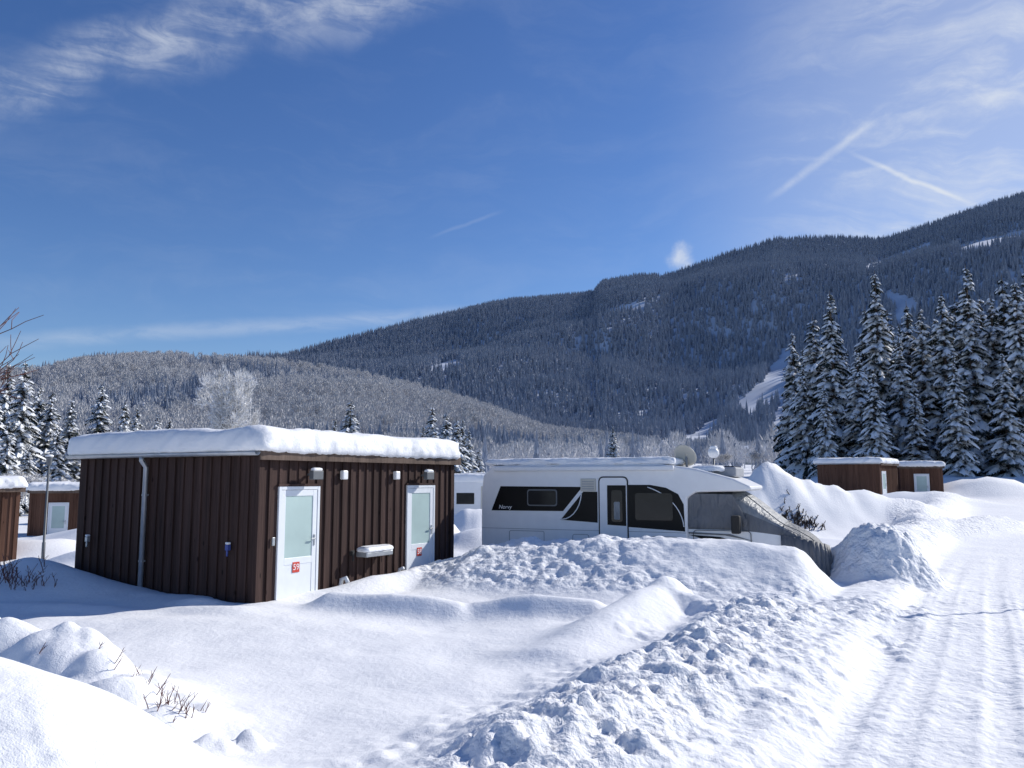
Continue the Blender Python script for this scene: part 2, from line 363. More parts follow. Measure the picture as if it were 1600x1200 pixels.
def hillgrid(name,fn,t0,t1,nt,y0,y1,ny,mat):
    t=np.linspace(t0,t1,nt); y=np.linspace(y0,y1,ny); Tg,Yg=np.meshgrid(t,y); X=Tg*Yg
    return gridmesh(name,X,Yg,fn(X,Yg),mat)
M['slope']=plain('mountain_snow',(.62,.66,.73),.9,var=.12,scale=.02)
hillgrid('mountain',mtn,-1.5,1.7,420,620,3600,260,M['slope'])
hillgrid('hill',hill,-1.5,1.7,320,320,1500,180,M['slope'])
# ------------------------------------------------------------------ trees
def spruce_mesh(name,H,R,levels,seed,twigs=8,nb=8):
    rd=random.Random(seed); v=[];f=[];mi=[]
    add_tube(v,f,[(0,0,-1),(0,0,H*.35),(0,0,H*.7),(0,0,H)],[H*.016,H*.012,H*.006,.015],6); mi+=[0]*len(f)
    def tri(a,b,c): o=len(v); v.extend((a,b,c)); f.append((o,o+1,o+2)); mi.append(1)
    for i in range(levels):
        z=H*(.04+.95*(i/levels)**.95)
        Lm=R*((1-z/H)**.8)+.12
        for k in range(nb if z<H*.85 else 5):
            az=rd.uniform(0,6.283); L=Lm*rd.uniform(.5,1.15); z0=z+rd.uniform(-.25,.25)
            ca,sa=math.cos(az),math.sin(az); dr=rd.uniform(.35,.7)
            def P(q,s=0,dz=0):
                r=L*q; return (ca*r-sa*s, sa*r+ca*s, z0+.12*L*q-dr*L*q*q+dz)
            w=.09+.05*L
            tri(P(.02,-w),P(.02,w),P(.6,0)); tri(P(.35,-w*1.3),P(.35,w*1.3),P(1.05,0,-.05))
            for j in range(twigs):
                q=.15+.85*j/twigs; tl=(.16+.34*L*(1-.55*q))*rd.uniform(.7,1.2)
                for sd in (-1,1):
                    a=P(q-.06,0); b2=P(q+.13,0)
                    e=P(min(q+.55*tl/L,1.15),sd*tl*.85,-.32*tl-rd.uniform(0,.15))
                    tri(a,b2,e)
                a=P(q-.08); b2=P(q+.12); e=P(q+rd.uniform(-.04,.06),rd.uniform(-.15,.15),-rd.uniform(.25,.6)*(.4+.25*L))
                tri(a,b2,e)
            if rd.random()<.86:
                q0=rd.uniform(.15,.5); q1=rd.uniform(.85,1.08); ww=(.08+.11*L)*rd.uniform(.7,1.35); hh=.05+.035*L
                o=len(v); ns=5; off=rd.uniform(-.25,.25)*ww
                for s_ in range(ns):
                    u=s_/(ns-1); q=q0+(q1-q0)*u; wd=ww*(math.sin(math.pi*(.12+.76*u)))*rd.uniform(.75,1.25)
                    v.extend([P(q,off-wd,-.05-.35*wd),P(q,off,hh*math.sin(math.pi*(.15+.7*u))+.02),P(q,off+wd,-.05-.35*wd)])
                for s_ in range(ns-1):
                    for c_ in (0,1):
                        f.append((o+s_*3+c_,o+s_*3+c_+1,o+(s_+1)*3+c_+1,o+(s_+1)*3+c_)); mi.append(2)
    me=bpy.data.meshes.new(name); me.from_pydata(v,[],f); me.materials.append(M['bark']); me.materials.append(M['spruce']); me.materials.append(M['snowlump'])
    me.polygons.foreach_set('material_index',mi); me.update(); return me
M['snowlump']=plain('bough_snow',(.84,.86,.88),.8,var=.05,scale=2)
SP=[spruce_mesh('spruce_mesh_%d'%i,18,2.6+.28*i,40,100+i) for i in range(4)]
def put_spruce(x,y,H,i,wide=1):
    o=bpy.data.objects.new('spruce_tree',SP[i%4]); s=H/18; o.scale=(s*wide,s*wide,s); o.location=(x,y,gz(x,y)-.3); o.rotation_euler=(0,0,i*2.1); link(o)
rt=[(1,.344,84,15.5),(2,.356,79,11.5),(3,.370,80,16.5),(4,.392,76,18.2),(5,.408,84,13),(6,.422,74,12.5),(7,.435,86,18.5),(8,.449,78,20.5),(9,.462,83,17.5),(10,.474,75,14.0),(11,.486,86,19),
    (12,.503,78,17),(13,.519,84,16.5),(14,.53,77,18.5),(15,.546,86,19.5),(16,.562,76,20.8),(17,.577,83,19),(18,.59,77,18.2),(19,.606,80,20.8),(20,.622,74,19),(21,.637,79,21),(22,.66,76,19),(23,.69,80,20),(24,.72,74,18),(25,.76,78,20),(26,.80,75,19),
    (27,.40,92,17),(28,.45,94,19),(29,.50,95,18),(30,.54,94,20),(31,.58,95,20),(32,.62,93,20),(33,.357,93,15),(34,.38,73,9),(35,.44,71,10),(36,.49,72,9.5),(37,.54,70,11),(38,.60,71,12),(39,.425,90,15),(40,.475,92,17.5),(41,.52,90,18),(42,.338,90,11)]
for i,t,y,H in rt: put_spruce(t*y,y,H,i,1.08 if i%3 else 1.2)
lt=[(0,-.615,84,14.2),(1,-.595,80,14.0),(2,-.575,92,12.5),(3,-.56,86,11.5),(5,-.535,84,10.5),(6,-.50,90,12.6),(7,-.47,84,10.3),(8,-.455,88,9.8),(9,-.43,92,9.2),(10,-.415,90,8.8),(11,-.635,74,12),(12,-.66,80,13),
    (13,-.61,62,7.5),(14,-.585,66,6),(15,-.196,92,11),(16,-.215,96,8.8),(17,-.097,56,7.4),(18,-.08,54,6.8),(19,-.067,52,6.3),(20,-.052,54,5.6),(27,-.040,58,4.6),(28,-.06,62,7),(21,.122,92,6.6),(22,-.12,80,5.6),(23,-.70,78,12),(24,-.24,98,7.5),(25,-.49,78,7.2),(26,-.55,74,7.6),(4,-.108,62,6.4)]
for i,t,y,H in lt: put_spruce(t*y,y,H,i,1.3)
def bare_tree(name,H,seed,depth,mat,spread=.55,r0=.12,seg=4,fans=True,kids=3,trunk=.28):
    rd=random.Random(seed); v=[];f=[]
    def grow(p,d,L,r,k):
        q=p+d*L*.5+Vector((rd.uniform(-.06,.06),rd.uniform(-.06,.06),.02))*L
        e=q+(d+Vector((rd.uniform(-.2,.2),rd.uniform(-.2,.2),rd.uniform(-.02,.15)))).normalized()*L*.5
        add_tube(v,f,[p,q,e],[r,r*.85,r*.65],seg if k>1 else 3)
        if k==0:
            if fans:
                for _ in range(7):
                    dd=(d+Vector((rd.uniform(-1,1),rd.uniform(-1,1),rd.uniform(-.6,1)))*.9).normalized(); s=dd.orthogonal().normalized()*r*2.6
                    a=q if rd.random()<.5 else e; o=len(v); v.extend([tuple(a-s),tuple(a+s),tuple(a+dd*L*rd.uniform(.6,1.1))]); f.append((o,o+1,o+2))
            return
        n=kids+(1 if rd.random()<.4 else 0)
        for j in range(n):
            ax=Vector((rd.uniform(-1,1),rd.uniform(-1,1),rd.uniform(-.35,.7))).normalized()
            nd=(d+ax*spread*rd.uniform(.8,1.5)).normalized(); st=e if j<2 else p.lerp(e,rd.uniform(.45,.9))
            grow(st,nd,L*rd.uniform(.62,.86),r*.62,k-1)
    grow(Vector((0,0,-.3)),Vector((0,0,1)),H*trunk,r0,depth)
    me=bpy.data.meshes.new(name+'_mesh'); me.from_pydata(v,[],f); me.materials.append(mat); me.update()
    zs=[p[2] for p in v]; me['h']=max(zs); me['r']=max(max(abs(p[0]),abs(p[1])) for p in v); return me
FT=bare_tree('frosted_tree',12.3,3,6,M['frost2'],.62,.24,kids=3,trunk=.20)
FT2=bare_tree('frosted_tree_b',9,9,5,M['frost'],.75,.17,trunk=.22)
def put(me,name,x,y,s,r,sz=None):
    o=bpy.data.objects.new(name,me); o.location=(x,y,gz(x,y)-.2); o.scale=(s,s,sz or s); o.rotation_euler=(0,0,r); link(o); return o
put(FT,'frosted_deciduous_tree',-26.2,79,5.0/FT['r'],0,14.0/FT['h'])
for t,y,s,r in [(-.60,56,.65,1),(-.625,50,.55,2),(-.575,62,.6,4),(-.54,70,.55,.5),(-.52,66,.45,5),(-.05,75,.55,3),(-.02,90,.5,2),(-.235,100,.75,3),(-.12,95,.7,0),(-.49,72,.4,2.2),(.02,105,.55,1),(.06,115,.6,4),(.2,130,.7,2),(.26,120,.55,3),(.29,110,.6,.4),(-.03,60,.4,1),(-.075,70,.6,2)]:
    put(FT2,'frosted_deciduous_tree',t*y,y,s,r)
def farcone(name,seed,mat,H=20,R=3.4,nl=6,pts=8):
    rd=random.Random(seed); v=[];f=[]
    for i in range(nl):
        z1=H*(.02+.80*i/nl); z2=z1+H*(.36-.02*i); r=R*(1-i/(nl+.6))
        o=len(v); v.append((rd.uniform(-.2,.2),rd.uniform(-.2,.2),min(z2,H)))
        n=pts*2
        for k in range(n):
            a=6.283*k/n+i; rr=r*(1.1 if k%2 else .6)*rd.uniform(.8,1.2); v.append((rr*math.cos(a),rr*math.sin(a),z1-(.8 if k%2 else -.3)+rd.uniform(-.5,.5)))
        for k in range(n): f.append((o,o+1+k,o+1+(k+1)%n))
    me=bpy.data.meshes.new(name); me.from_pydata(v,[],f); me.materials.append(mat); me.update(); return me
def farbush(name,seed,mat):
    rd=random.Random(seed); v=[];f=[]
    add_tube(v,f,[(0,0,-1),(0,0,5)],[.3,.2],4)
    for i in range(170):
        a=rd.uniform(0,6.283); h=rd.uniform(.15,1); rr=4.2*math.sqrt(rd.random())*math.sin(math.pi*min(.95,h*.82+.1))
        p=Vector((rr*math.cos(a),rr*math.sin(a),2+10*h)); d=Vector((p.x*.5,p.y*.5,3+rd.uniform(-1,2))).normalized(); s=d.orthogonal().normalized()
        s.rotate(Matrix.Rotation(rd.uniform(0,6.28),3,d)); L=rd.uniform(1.0,2.2); w=rd.uniform(.15,.4)
        o=len(v); v.extend([tuple(p-s*w),tuple(p+s*w),tuple(p+d*L)]); f.append((o,o+1,o+2))
    me=bpy.data.meshes.new(name); me.from_pydata(v,[],f); me.materials.append(mat); me.update(); return me
def scatter(name,pts,scl,proto):
    me=bpy.data.meshes.new(name); me.vertices.add(len(pts)); me.vertices.foreach_set('co',np.asarray(pts,np.float32).ravel())
    a=me.attributes.new('scl','FLOAT','POINT'); a.data.foreach_set('value',np.asarray(scl,np.float32))
    r=me.attributes.new('rotz','FLOAT_VECTOR','POINT'); rr=np.zeros((len(pts),3),np.float32); rr[:,2]=np.random.RandomState(3).rand(len(pts))*6.28
    rr[:,0]=(np.random.RandomState(4).rand(len(pts))-.5)*.08
    r.data.foreach_set('vector',rr.ravel())
    o=link(bpy.data.objects.new(name,me))
    ng=bpy.data.node_groups.new(name+'_nodes','GeometryNodeTree')
    ng.interface.new_socket('Geometry',in_out='INPUT',socket_type='NodeSocketGeometry'); ng.interface.new_socket('Geometry',in_out='OUTPUT',socket_type='NodeSocketGeometry')
    gi=ng.nodes.new('NodeGroupInput'); go=ng.nodes.new('NodeGroupOutput'); ip=ng.nodes.new('GeometryNodeInstanceOnPoints')
    oi=ng.nodes.new('GeometryNodeObjectInfo'); oi.inputs['Object'].default_value=proto; oi.inputs['As Instance'].default_value=True
    na=ng.nodes.new('GeometryNodeInputNamedAttribute'); na.data_type='FLOAT'; na.inputs['Name'].default_value='scl'
    nr=ng.nodes.new('GeometryNodeInputNamedAttribute'); nr.data_type='FLOAT_VECTOR'; nr.inputs['Name'].default_value='rotz'
    L=ng.links; L.new(gi.outputs[0],ip.inputs['Points']); L.new(oi.outputs['Geometry'],ip.inputs['Instance'])
    L.new(na.outputs['Attribute'],ip.inputs['Scale']); L.new(nr.outputs['Attribute'],ip.inputs['Rotation']); L.new(ip.outputs[0],go.inputs[0])
    md=o.modifiers.new('scatter','NODES'); md.node_group=ng; return o
R2=np.random.RandomState(21)
def proto(me,x,y,s):
    o=bpy.data.objects.new('distant_tree',me); o.location=(x,y,gz(x,y)-.3); o.scale=(s,s,s); return link(o)
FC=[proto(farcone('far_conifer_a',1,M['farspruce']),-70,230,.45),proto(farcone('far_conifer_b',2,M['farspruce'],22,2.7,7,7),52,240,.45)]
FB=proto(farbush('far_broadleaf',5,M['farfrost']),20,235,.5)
def mkpts(fn,n,t0,t1,y0,y1,keep):
    t=R2.uniform(t0,t1,n); y=np.sqrt(R2.uniform(y0*y0,y1*y1,n)); x=t*y; z=fn(x,y); k=keep(x,y,z)
    return np.stack([x,y,z-.6],1)[k]
def pistes(x,y,z):
    t=x/y; e=(z-2)/y; m=np.ones(len(x),bool)
    def line(pts,w):
        nonlocal m
        for (ta,ea,wa),(tb,eb,wb) in zip(pts[:-1],pts[1:]):
            dx,dy=tb-ta,eb-ea; s=np.clip(((t-ta)*dx+(e-ea)*dy)/(dx*dx+dy*dy),0,1)
            d=np.hypot(t-ta-s*dx,e-ea-s*dy); m&=d>(wa+(wb-wa)*s)*(1+.5*fbm(t*60,e*60,2,60))
    line([(.335,.150,.007),(.318,.108,.015),(.285,.086,.013)],1)
    line([(.33,.086,.006),(.325,.05,.012)],1)
    line([(.245,.064,.008),(.225,.044,.012),(.19,.032,.012)],1)
    line([(-.095,.134,.004),(-.07,.140,.006)],1)
    line([(.465,.225,.006),(.485,.212,.012),(.48,.20,.01)],1)
    line([(.12,.205,.003),(.16,.214,.004)],1); line([(.18,.245,.002),(.225,.272,.003)],1)
    line([(.56,.285,.004),(.64,.303,.006)],1); line([(.44,.26,.003),(.52,.29,.003)],1)
    return m&(vn(x*.004,y*.004,70)>.04)
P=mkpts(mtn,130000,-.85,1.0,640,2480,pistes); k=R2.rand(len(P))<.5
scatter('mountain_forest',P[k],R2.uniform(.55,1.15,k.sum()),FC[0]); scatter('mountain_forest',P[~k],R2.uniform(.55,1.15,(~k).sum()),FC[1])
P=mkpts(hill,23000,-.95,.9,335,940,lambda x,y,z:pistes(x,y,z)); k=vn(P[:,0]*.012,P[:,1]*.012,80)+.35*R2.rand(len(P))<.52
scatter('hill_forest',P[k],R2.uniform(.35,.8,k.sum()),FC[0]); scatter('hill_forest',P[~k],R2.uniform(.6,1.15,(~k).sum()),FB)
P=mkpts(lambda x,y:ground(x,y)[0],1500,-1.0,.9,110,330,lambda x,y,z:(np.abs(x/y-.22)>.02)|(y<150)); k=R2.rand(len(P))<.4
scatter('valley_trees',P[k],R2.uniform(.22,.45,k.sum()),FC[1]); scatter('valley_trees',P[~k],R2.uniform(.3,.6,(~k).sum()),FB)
# ------------------------------------------------------------------ huts
def door(par,x0,x1,top,y=0,num=None,handle=1):
    e=par
    boxes('door_frame',[(x0,x0+.06,y-.045,y-.002,-.05,top),(x1-.06,x1,y-.045,y-.002,-.05,top),(x0+.06,x1-.06,y-.045,y-.002,top-.06,top)],M['pvc'],e,.006)
    boxes('door_leaf',[(x0+.065,x0+.17,y-.035,y-.003,-.05,top-.065),(x1-.17,x1-.065,y-.035,y-.003,-.05,top-.065),(x0+.17,x1-.17,y-.035,y-.003,top-.17,top-.065),(x0+.17,x1-.17,y-.035,y-.003,.62,.74),(x0+.17,x1-.17,y-.028,y-.003,-.05,.62)],M['pvc'],e,.005)
    boxes('door_glass',[(x0+.17,x1-.17,y-.022,y-.003,.74,top-.17)],M['glass'],e)
    hx=x1-.12
    boxes('door_handle',[(hx-.015,hx+.015,y-.05,y-.035,.92,1.12),(hx-.11,hx,y-.085,y-.065,1.03,1.055),(hx-.01,hx+.01,y-.07,y-.05,1.03,1.055)],M['zinc'],e,.004)
    if num:
        cx=(x0+x1)/2-.05
        boxes('number_plate',[(cx-.085,cx+.085,y-.041,y-.0355,.66-.18,.66)],M['red'],e,.003)
        text('number_text',num,.15,(cx,y-.0425,.57),M['white'],e)
def hut(name,loc,rz,LX,LY,H,doors,detail=True,wood='wood',seed=0):
    e=empty(name,loc,rz); W=M[wood]
    mesh('wall_core',bx(.03,LX-.03,.03,LY-.03,-.6,H),BF,[W],parent=e)
    pl=[]; bt=[]
    def inside(c,w): return any(c+w>a-.01 and c-w<b+.01 for a,b,_ in doors)
    sp=.235; n=int(round(LX/sp)); st=LX/n
    rd=random.Random(seed+5)
    for i in range(n):
        x=i*st; xa=x+.004; xb=x+st-.004
        segs=[(xa,xb)]
        for a,b,_ in doors:
            ns=[]
            for s0,s1 in segs:
                if s1<=a or s0>=b: ns.append((s0,s1))
                else:
                    if s0<a-.01: ns.append((s0,a))
                    if s1>b+.01: ns.append((b,s1))
            segs=ns
        jit=rd.uniform(0,.004)
        for s0,s1 in segs: pl.append((s0,s1,-jit,.028,-.6,H))
        if inside((xa+xb)/2,st/2) : pl.append((xa,xb,-.006,.0285,doors[0][2]+.01,H-.002))
    for i in range(1,n):
        c=i*st
        if inside(c,.03): bt.append((c-.03,c+.03,-.03,-.007,doors[0][2]+.03,H-.004))
        else: bt.append((c-.03,c+.03,-.034,-.0045,-.6,H-.004))
    n=int(round(LY/sp)); st=LY/n
    for i in range(n): pl.append((-rd.uniform(0,.004)-.001,.0275,i*st+.004,(i+1)*st-.004,-.6,H-.001)); pl.append((LX-.027,LX+.002,i*st+.004,(i+1)*st-.004,-.6,H-.001))
    for i in range(1,n): bt.append((-.036,-.0055,i*st-.03,i*st+.03,-.6,H-.005)); bt.append((LX+.0025,LX+.034,i*st-.03,i*st+.03,-.6,H-.005))
    bt+= [(-.045,.07,-.045,-.0047,-.6,H-.006),(-.046,-.0056,-.0045,.09,-.6,H-.007),(LX-.09,LX+.04,-.044,-.0047,-.6,H-.006)]
    boxes('wall_boards',pl,W,e); boxes('battens',bt,W,e,.003)
    boxes('back_wall',[(.03,LX-.03,LY-.029,LY+.002,-.6,H-.002)],W,e)
    ov=.12
    boxes('roof_deck',[(-ov,LX+ov,-ov,LY+ov,H+.001,H+.06)],M['wood2'],e)
    boxes('fascia',[(-ov-.005,LX+ov+.03,-ov-.03,-ov-.001,H-.07,H+.13),(LX+ov+.001,LX+ov+.029,-ov,LY+ov,H-.07,H+.129)],M['wood2'],e,.004)
    v=[];f=[]
    ya,yb=-ov-.02,LY+ov
    for y in (ya,yb):
        for k in range(9):
            t=math.pi+math.pi*k/8; v.append((-ov-.07+.06*math.cos(t),y,H+.07+.06*math.sin(t)))
    for k in range(8): f.append((k,k+1,9+k+1,9+k))
    g=mesh('gutter',v,f,[M['zinc']],parent=e,smooth=True); so=g.modifiers.new('s','SOLIDIFY'); so.thickness=.006
    if detail:
        tube('downpipe',[(-ov-.07,2.87,H+.02),(-ov-.07,2.87,H-.05),(-.09,2.87,H-.18),(-.09,2.87,-.5)],.045,M['zinc'],e,12)
        boxes('pipe_brackets',[(-.12,-.04,2.82,2.92,.6,.63),(-.12,-.04,2.82,2.92,1.8,1.83)],M['zinc'],e)
    snowcap('roof_snow',-ov-.13,LX+ov+.10,-ov-.09,LY+ov+.1,H+.07,.44 if detail else .38,e,seed,wob=.075,corner=.28)
    for i,(a,b,top) in enumerate(doors):
        door(e,a,b,top,num=('59' if i==0 else '58') if detail else None)
        boxes('door_lintel',[(a-.02,b+.02,-.052,-.008,top,top+.045)],W,e,.003)
    return e
HUT=hut('wooden_sanitary_hut',(-4.27,14.05,0),math.atan2(.865,.502),5.76,5.03,2.5,[(.42,1.43,1.98),(4.05,5.05,1.98)],seed=1)
for x in (2.02,3.62): boxes('wall_light',[(x-.07,x+.07,-.13,-.036,2.10,2.27)],M['white'],HUT,.02)
for x in (1.12,4.55):
    boxes('spotlight',[(x-.03,x+.03,-.20,-.035,2.17,2.21),(x-.13,x+.13,-.28,-.18,2.10,2.26)],M['dgrey'],HUT,.01)
    snowcap('spotlight_snow',x-.12,x+.12,-.28,-.18,2.26,.05,HUT,3,.01,corner=.04)
boxes('trough',[(2.45,3.25,-.32,-.036,.62,.72)],M['zinc'],HUT,.02)
snowcap('trough_snow',2.43,3.27,-.34,-.04,.72,.09,HUT,9,.015,corner=.08)
for x in (2.3,3.38):
    boxes('tap',[(x-.03,x+.03,-.12,-.036,.66,.74),(x-.015,x+.015,-.12,-.09,.56,.66),(x-.05,x+.05,-.1,-.08,.74,.76)],M['rubber'],HUT,.006)
tube('vent_pipe',[(2.0,-.05,.0),(2.0,-.1,.25),(2.0,-.2,.28),(2.0,-.25,.2)],.04,M['pvc'],HUT)
tube('vent_pipe',[(3.75,-.05,.0),(3.75,-.1,.28),(3.75,-.2,.3)],.035,M['pvc'],HUT)
boxes('key_box',[(.27,.33,-.075,-.046,.98,1.12)],M['zinc'],HUT,.006)
for y,m in ((.62,'blue'),(4.55,'zinc')):
    boxes('wall_tap',[(-.11,-.037,y-.035,y+.035,.90,1.0),(-.10,-.07,y-.015,y+.015,.80,.90)],M[m],HUT,.01)
    boxes('wall_tap_snow',[(-.11,-.037,y-.035,y+.035,1.0,1.04)],M['snow'],HUT,.015)
hut('wooden_hut',(-18.85,25.3,-.75),math.atan2(.865,.502)-.12,3.6,4.5,2.5,[(1.5,2.4,1.98)],False,'wood3',2)
hut('wooden_hut',(-23.4,40.5,-1.0),math.radians(18),3.0,3.0,2.5,[(.8,1.7,1.98)],False,'wood3',3)
hut('wooden_hut',(-27.0,52,-1.3),math.radians(5),3.0,3.0,2.5,[(.8,1.7,1.98)],False,'wood3',6)
hut('wooden_hut',(23.9,54,.75),math.atan2(.865,.502)-.15,4.2,4.0,2.35,[(.4,1.4,1.9)],False,'wood3',4)
hut('wooden_hut',(27.6,59.0,.55),math.radians(-14),2.7,3,2.4,[(.85,1.85,1.95)],False,'wood3',5)
# ------------------------------------------------------------------ motorhome
MH=empty('motorhome',(-.75,20.3,-.3),math.atan2(-.404,.915))
prof=[(.14,.42),(.0,.62),(0,2.1),(.05,2.5),(.28,2.73),(1.5,2.77),(4.3,2.77),(5.2,2.64),(6.0,2.42),(6.38,2.24),(6.33,2.15),(5.2,2.12),(5.02,2.0),(5.0,.42)]
W=2.3; v=[];n=len(prof)
for yy in (0,W):
    for x,z in prof:
        ins=.0 if x<5.1 else .16*min(1,(x-5.1)/1.3); v.append((x,yy+(ins if yy==0 else -ins),z))
f=[tuple(range(n)),tuple(reversed(range(n,2*n)))]+[((i+1)%n,i,n+i,n+(i+1)%n) for i in range(n)]
b=mesh('body',v,f,[M['white']],parent=MH); bevel(b,.07,4)
for p in b.data.polygons: p.use_smooth=True
b.modifiers.new('wn','WEIGHTED_NORMAL')
st=[(4.9,.42,1.32,2.18,.10,.2),(5.5,.42,1.32,2.18,.08,.2),(5.95,.42,1.32,2.17,.08,.24),(6.2,.42,1.32,2.08,.08,.27),(6.55,.42,1.31,1.80,.08,.26),(6.9,.42,1.29,1.52,.10,.24),(7.02,.42,1.27,1.43,.10,.22),(7.2,.42,1.20,1.36,.12,.26),(7.5,.40,1.04,1.20,.15,.34),(7.70,.36,.84,1.0,.22,.45),(7.80,.30,.48,.68,.30,.5)]
v=[];rows=11
for x,z0,zb,zt,yb,yt in st:
    row=[(yb,z0),(yb-.02,(z0+zb)/2),(yb,zb),(yb+(yt-yb)*.5,(zb+zt)/2+.02),(yt,zt-.05),(W/2,zt+.05)]
    row=row+[(W-y,z) for y,z in reversed(row[:-1])]
    v+=[(x,y,z) for y,z in row]
f=[];mi=[]
for i in range(len(st)-1):
    for k in range(rows-1):
        f.append((i*rows+k,(i+1)*rows+k,(i+1)*rows+k+1,i*rows+k+1))
        up=2<=k<=7
        if st[i][0]>=7.2: mi.append(1)
        elif up: mi.append(2 if (k in(3,4,5,6) and 5.9<st[i][0]<7.0) else 1)
        else: mi.append(0)
o=(len(st)-1)*rows; f.append(tuple(o+k for k in range(rows))); mi.append(1)
cab=mesh('cab',v,f,[M['white'],M['tarp'],M['tarps']],mi,MH,True); ss=cab.modifiers.new('ss','SUBSURF'); ss.levels=2; ss.render_levels=2
v=[];f=[]
nn=60
for i in range(nn):
    t=i/(nn-1); x=6.95+.90*math.sin(t*math.pi/2)**.8; y=.06+.75*(t**2.2)
    wv=.035*math.sin(i*1.05)+.02*math.sin(i*.47+1)
    for z,o in ((1.24-.24*t,0),(.95-.1*t,.03),(.62,.05),(.22+.06*math.sin(i*.6),.07)):
        k=(1.24-z)
        v.append((x+o*t+wv*k,y-o-wv*k,z))
for i in range(nn-1):
    for k in range(3): f.append((i*4+k,(i+1)*4+k,(i+1)*4+k+1,i*4+k+1))
sk=mesh('cover_skirt',v,f,[M['tarp']],parent=MH,smooth=True); s2=sk.modifiers.new('s','SOLIDIFY'); s2.thickness=.008
# seams, strap and hem of the fabric cover
tube('cover_seam',[(6.22,.30,2.08),(6.56,.285,1.80),(6.9,.27,1.52),(7.05,.26,1.43),(7.25,.29,1.345),(7.5,.36,1.20),(7.66,.46,1.04)],.012,M['dgrey'],MH,6)
tube('cover_strap',[(6.98,.06,1.25),(7.0,.24,1.43),(7.02,1.15,1.49),(7.0,2.05,1.43)],.012,M['dgrey'],MH,6)
side_poly('window_band',[(.28,1.66),(2.12,1.67),(2.6,2.23),(.52,2.24)],M['black'],MH)
side_poly('window_band',[(2.06,1.47),(2.96,1.42),(2.96,2.12),(2.62,2.12)],M['black'],MH)
side_poly('window_band',[(3.69,1.34),(4.96,1.27),(4.94,1.86),(4.82,2.08),(4.55,2.22),(4.2,2.28),(3.69,2.28)],M['black'],MH)
def rr(x0,x1,z0,z1,r=.05,k=4):
    P=[]
    for cx,cz,a0 in ((x1-r,z1-r,0),(x0+r,z1-r,90),(x0+r,z0+r,180),(x1-r,z0+r,270)):
        for i in range(k+1):
            a=math.radians(a0+90*i/k); P.append((cx+r*math.cos(a),cz+r*math.sin(a)))
    return P
side_poly('window_frame',rr(1.22,1.98,1.78,2.17,.06),M['dgrey'],MH,-.016,.0105)
side_poly('window_pane',rr(1.25,1.95,1.81,2.14,.05),M['win'],MH,-.026,.0095)
side_poly('window_pane',rr(3.85,4.70,1.5,2.1,.06),M['win'],MH,-.024,.0185)
def outline(name,x0,x1,z0,z1,r,w,m,y=-.008,th=.0075):
    o=rr(x0,x1,z0,z1,r,6); i=rr(x0+w,x1-w,z0+w,z1-w,max(r-w,.01),6); n=len(o)
    v=[(x,y,z) for x,z in o]+[(x,y,z) for x,z in i]+[(x,y+th,z) for x,z in o]+[(x,y+th,z) for x,z in i]
    f=[]
    for k in range(n):
        q=(k+1)%n; f+=[(k,q,n+q,n+k),(q,k,2*n+k,2*n+q),(n+k,n+q,3*n+q,3*n+k)]
    return mesh(name,v,f,[m],parent=MH)
side_poly('entrance_door',rr(3.02,3.66,.55,2.44,.09),M['white'],MH,-.018,.017)
outline('door_seal',2.99,3.69,.52,2.47,.11,.028,M['rubber'],-.012,.011)
side_poly('door_dark_panel',[(3.20,1.38),(3.64,1.36),(3.64,2.27),(3.20,2.27)],M['black'],MH,-.023,.0045)
side_poly('door_window',rr(3.30,3.56,1.45,2.16,.06),M['win'],MH,-.033,.0095)
side_poly('door_blind',rr(3.36,3.50,1.5,1.9,.03),M['tarps'],MH,-.037,.0035)
pts=[(3.72+1.22*math.sin(t),-.012,1.30+.99*math.cos(t)) for t in np.linspace(0.35,1.5,16)]
tube('curved_trim',pts,.012,M['white'],MH,6)
pts=[(2.08+.50*math.sin(t),-.012,1.48+.66*(1-math.cos(t))) for t in np.linspace(0,1.5,8)]
tube('curved_trim',pts,.012,M['white'],MH,6)
outline('service_hatch',.75,1.65,.72,1.2,.05,.012,M['grey']); outline('service_hatch',2.35,2.75,.72,1.15,.05,.012,M['grey'])
outline('gas_locker',4.2,4.8,.55,1.15,.05,.012,M['grey'])
boxes('fridge_vent',[(2.56,2.93,-.03,-.001,2.13,2.42)],M['beige'],MH,.01)
boxes('vent_slats',[(2.6,2.89,-.034,-.0305,2.18+.055*i,2.195+.055*i) for i in range(4)],M['grey'],MH)
boxes('awning_case',[(.35,4.75,-.10,.02,2.60,2.71)],M['white'],MH,.03)
boxes('body_seam',[(.02,4.98,-.004,.004,1.235,1.245)],M['grey'],MH)
boxes('skirt',[(.2,4.9,.015,.06,.25,.42)],M['grey'],MH,.01)
text('name_lettering','Norvy',.13,(.64,-.0075,1.745),M['white'],MH,shear=.2)
side_poly('cab_stripe',[(5.02,1.20),(5.7,1.17),(6.25,1.02),(6.5,.84),(6.1,.93),(5.6,1.06)],M['black'],MH,.052,.006)
side_poly('cab_stripe',[(5.02,1.26),(5.9,1.235),(6.4,1.1),(5.8,1.205),(5.02,1.225)],M['dgrey'],MH,.052,.006)
outline('cab_door_gap',5.12,6.35,.5,1.31,.08,.012,M['rubber'],.05,.012)
boxes('cab_door_handle',[(5.25,5.42,.03,.055,1.1,1.14)],M['rubber'],MH,.008)
boxes('wing_mirror',[(5.98,6.16,-.24,-.02,1.26,1.64),(6.0,6.08,-.04,.10,1.34,1.40)],M['rubber'],MH,.04)
side_poly('side_window_cover',[(5.03,1.36),(6.05,1.36),(6.28,1.5),(5.98,2.08),(5.03,2.1)],M['tarp'],MH,.07,.02)
snowcap('roof_snow',.06,4.75,.0,W-.02,2.75,.15,MH,31,.07,corner=.2)
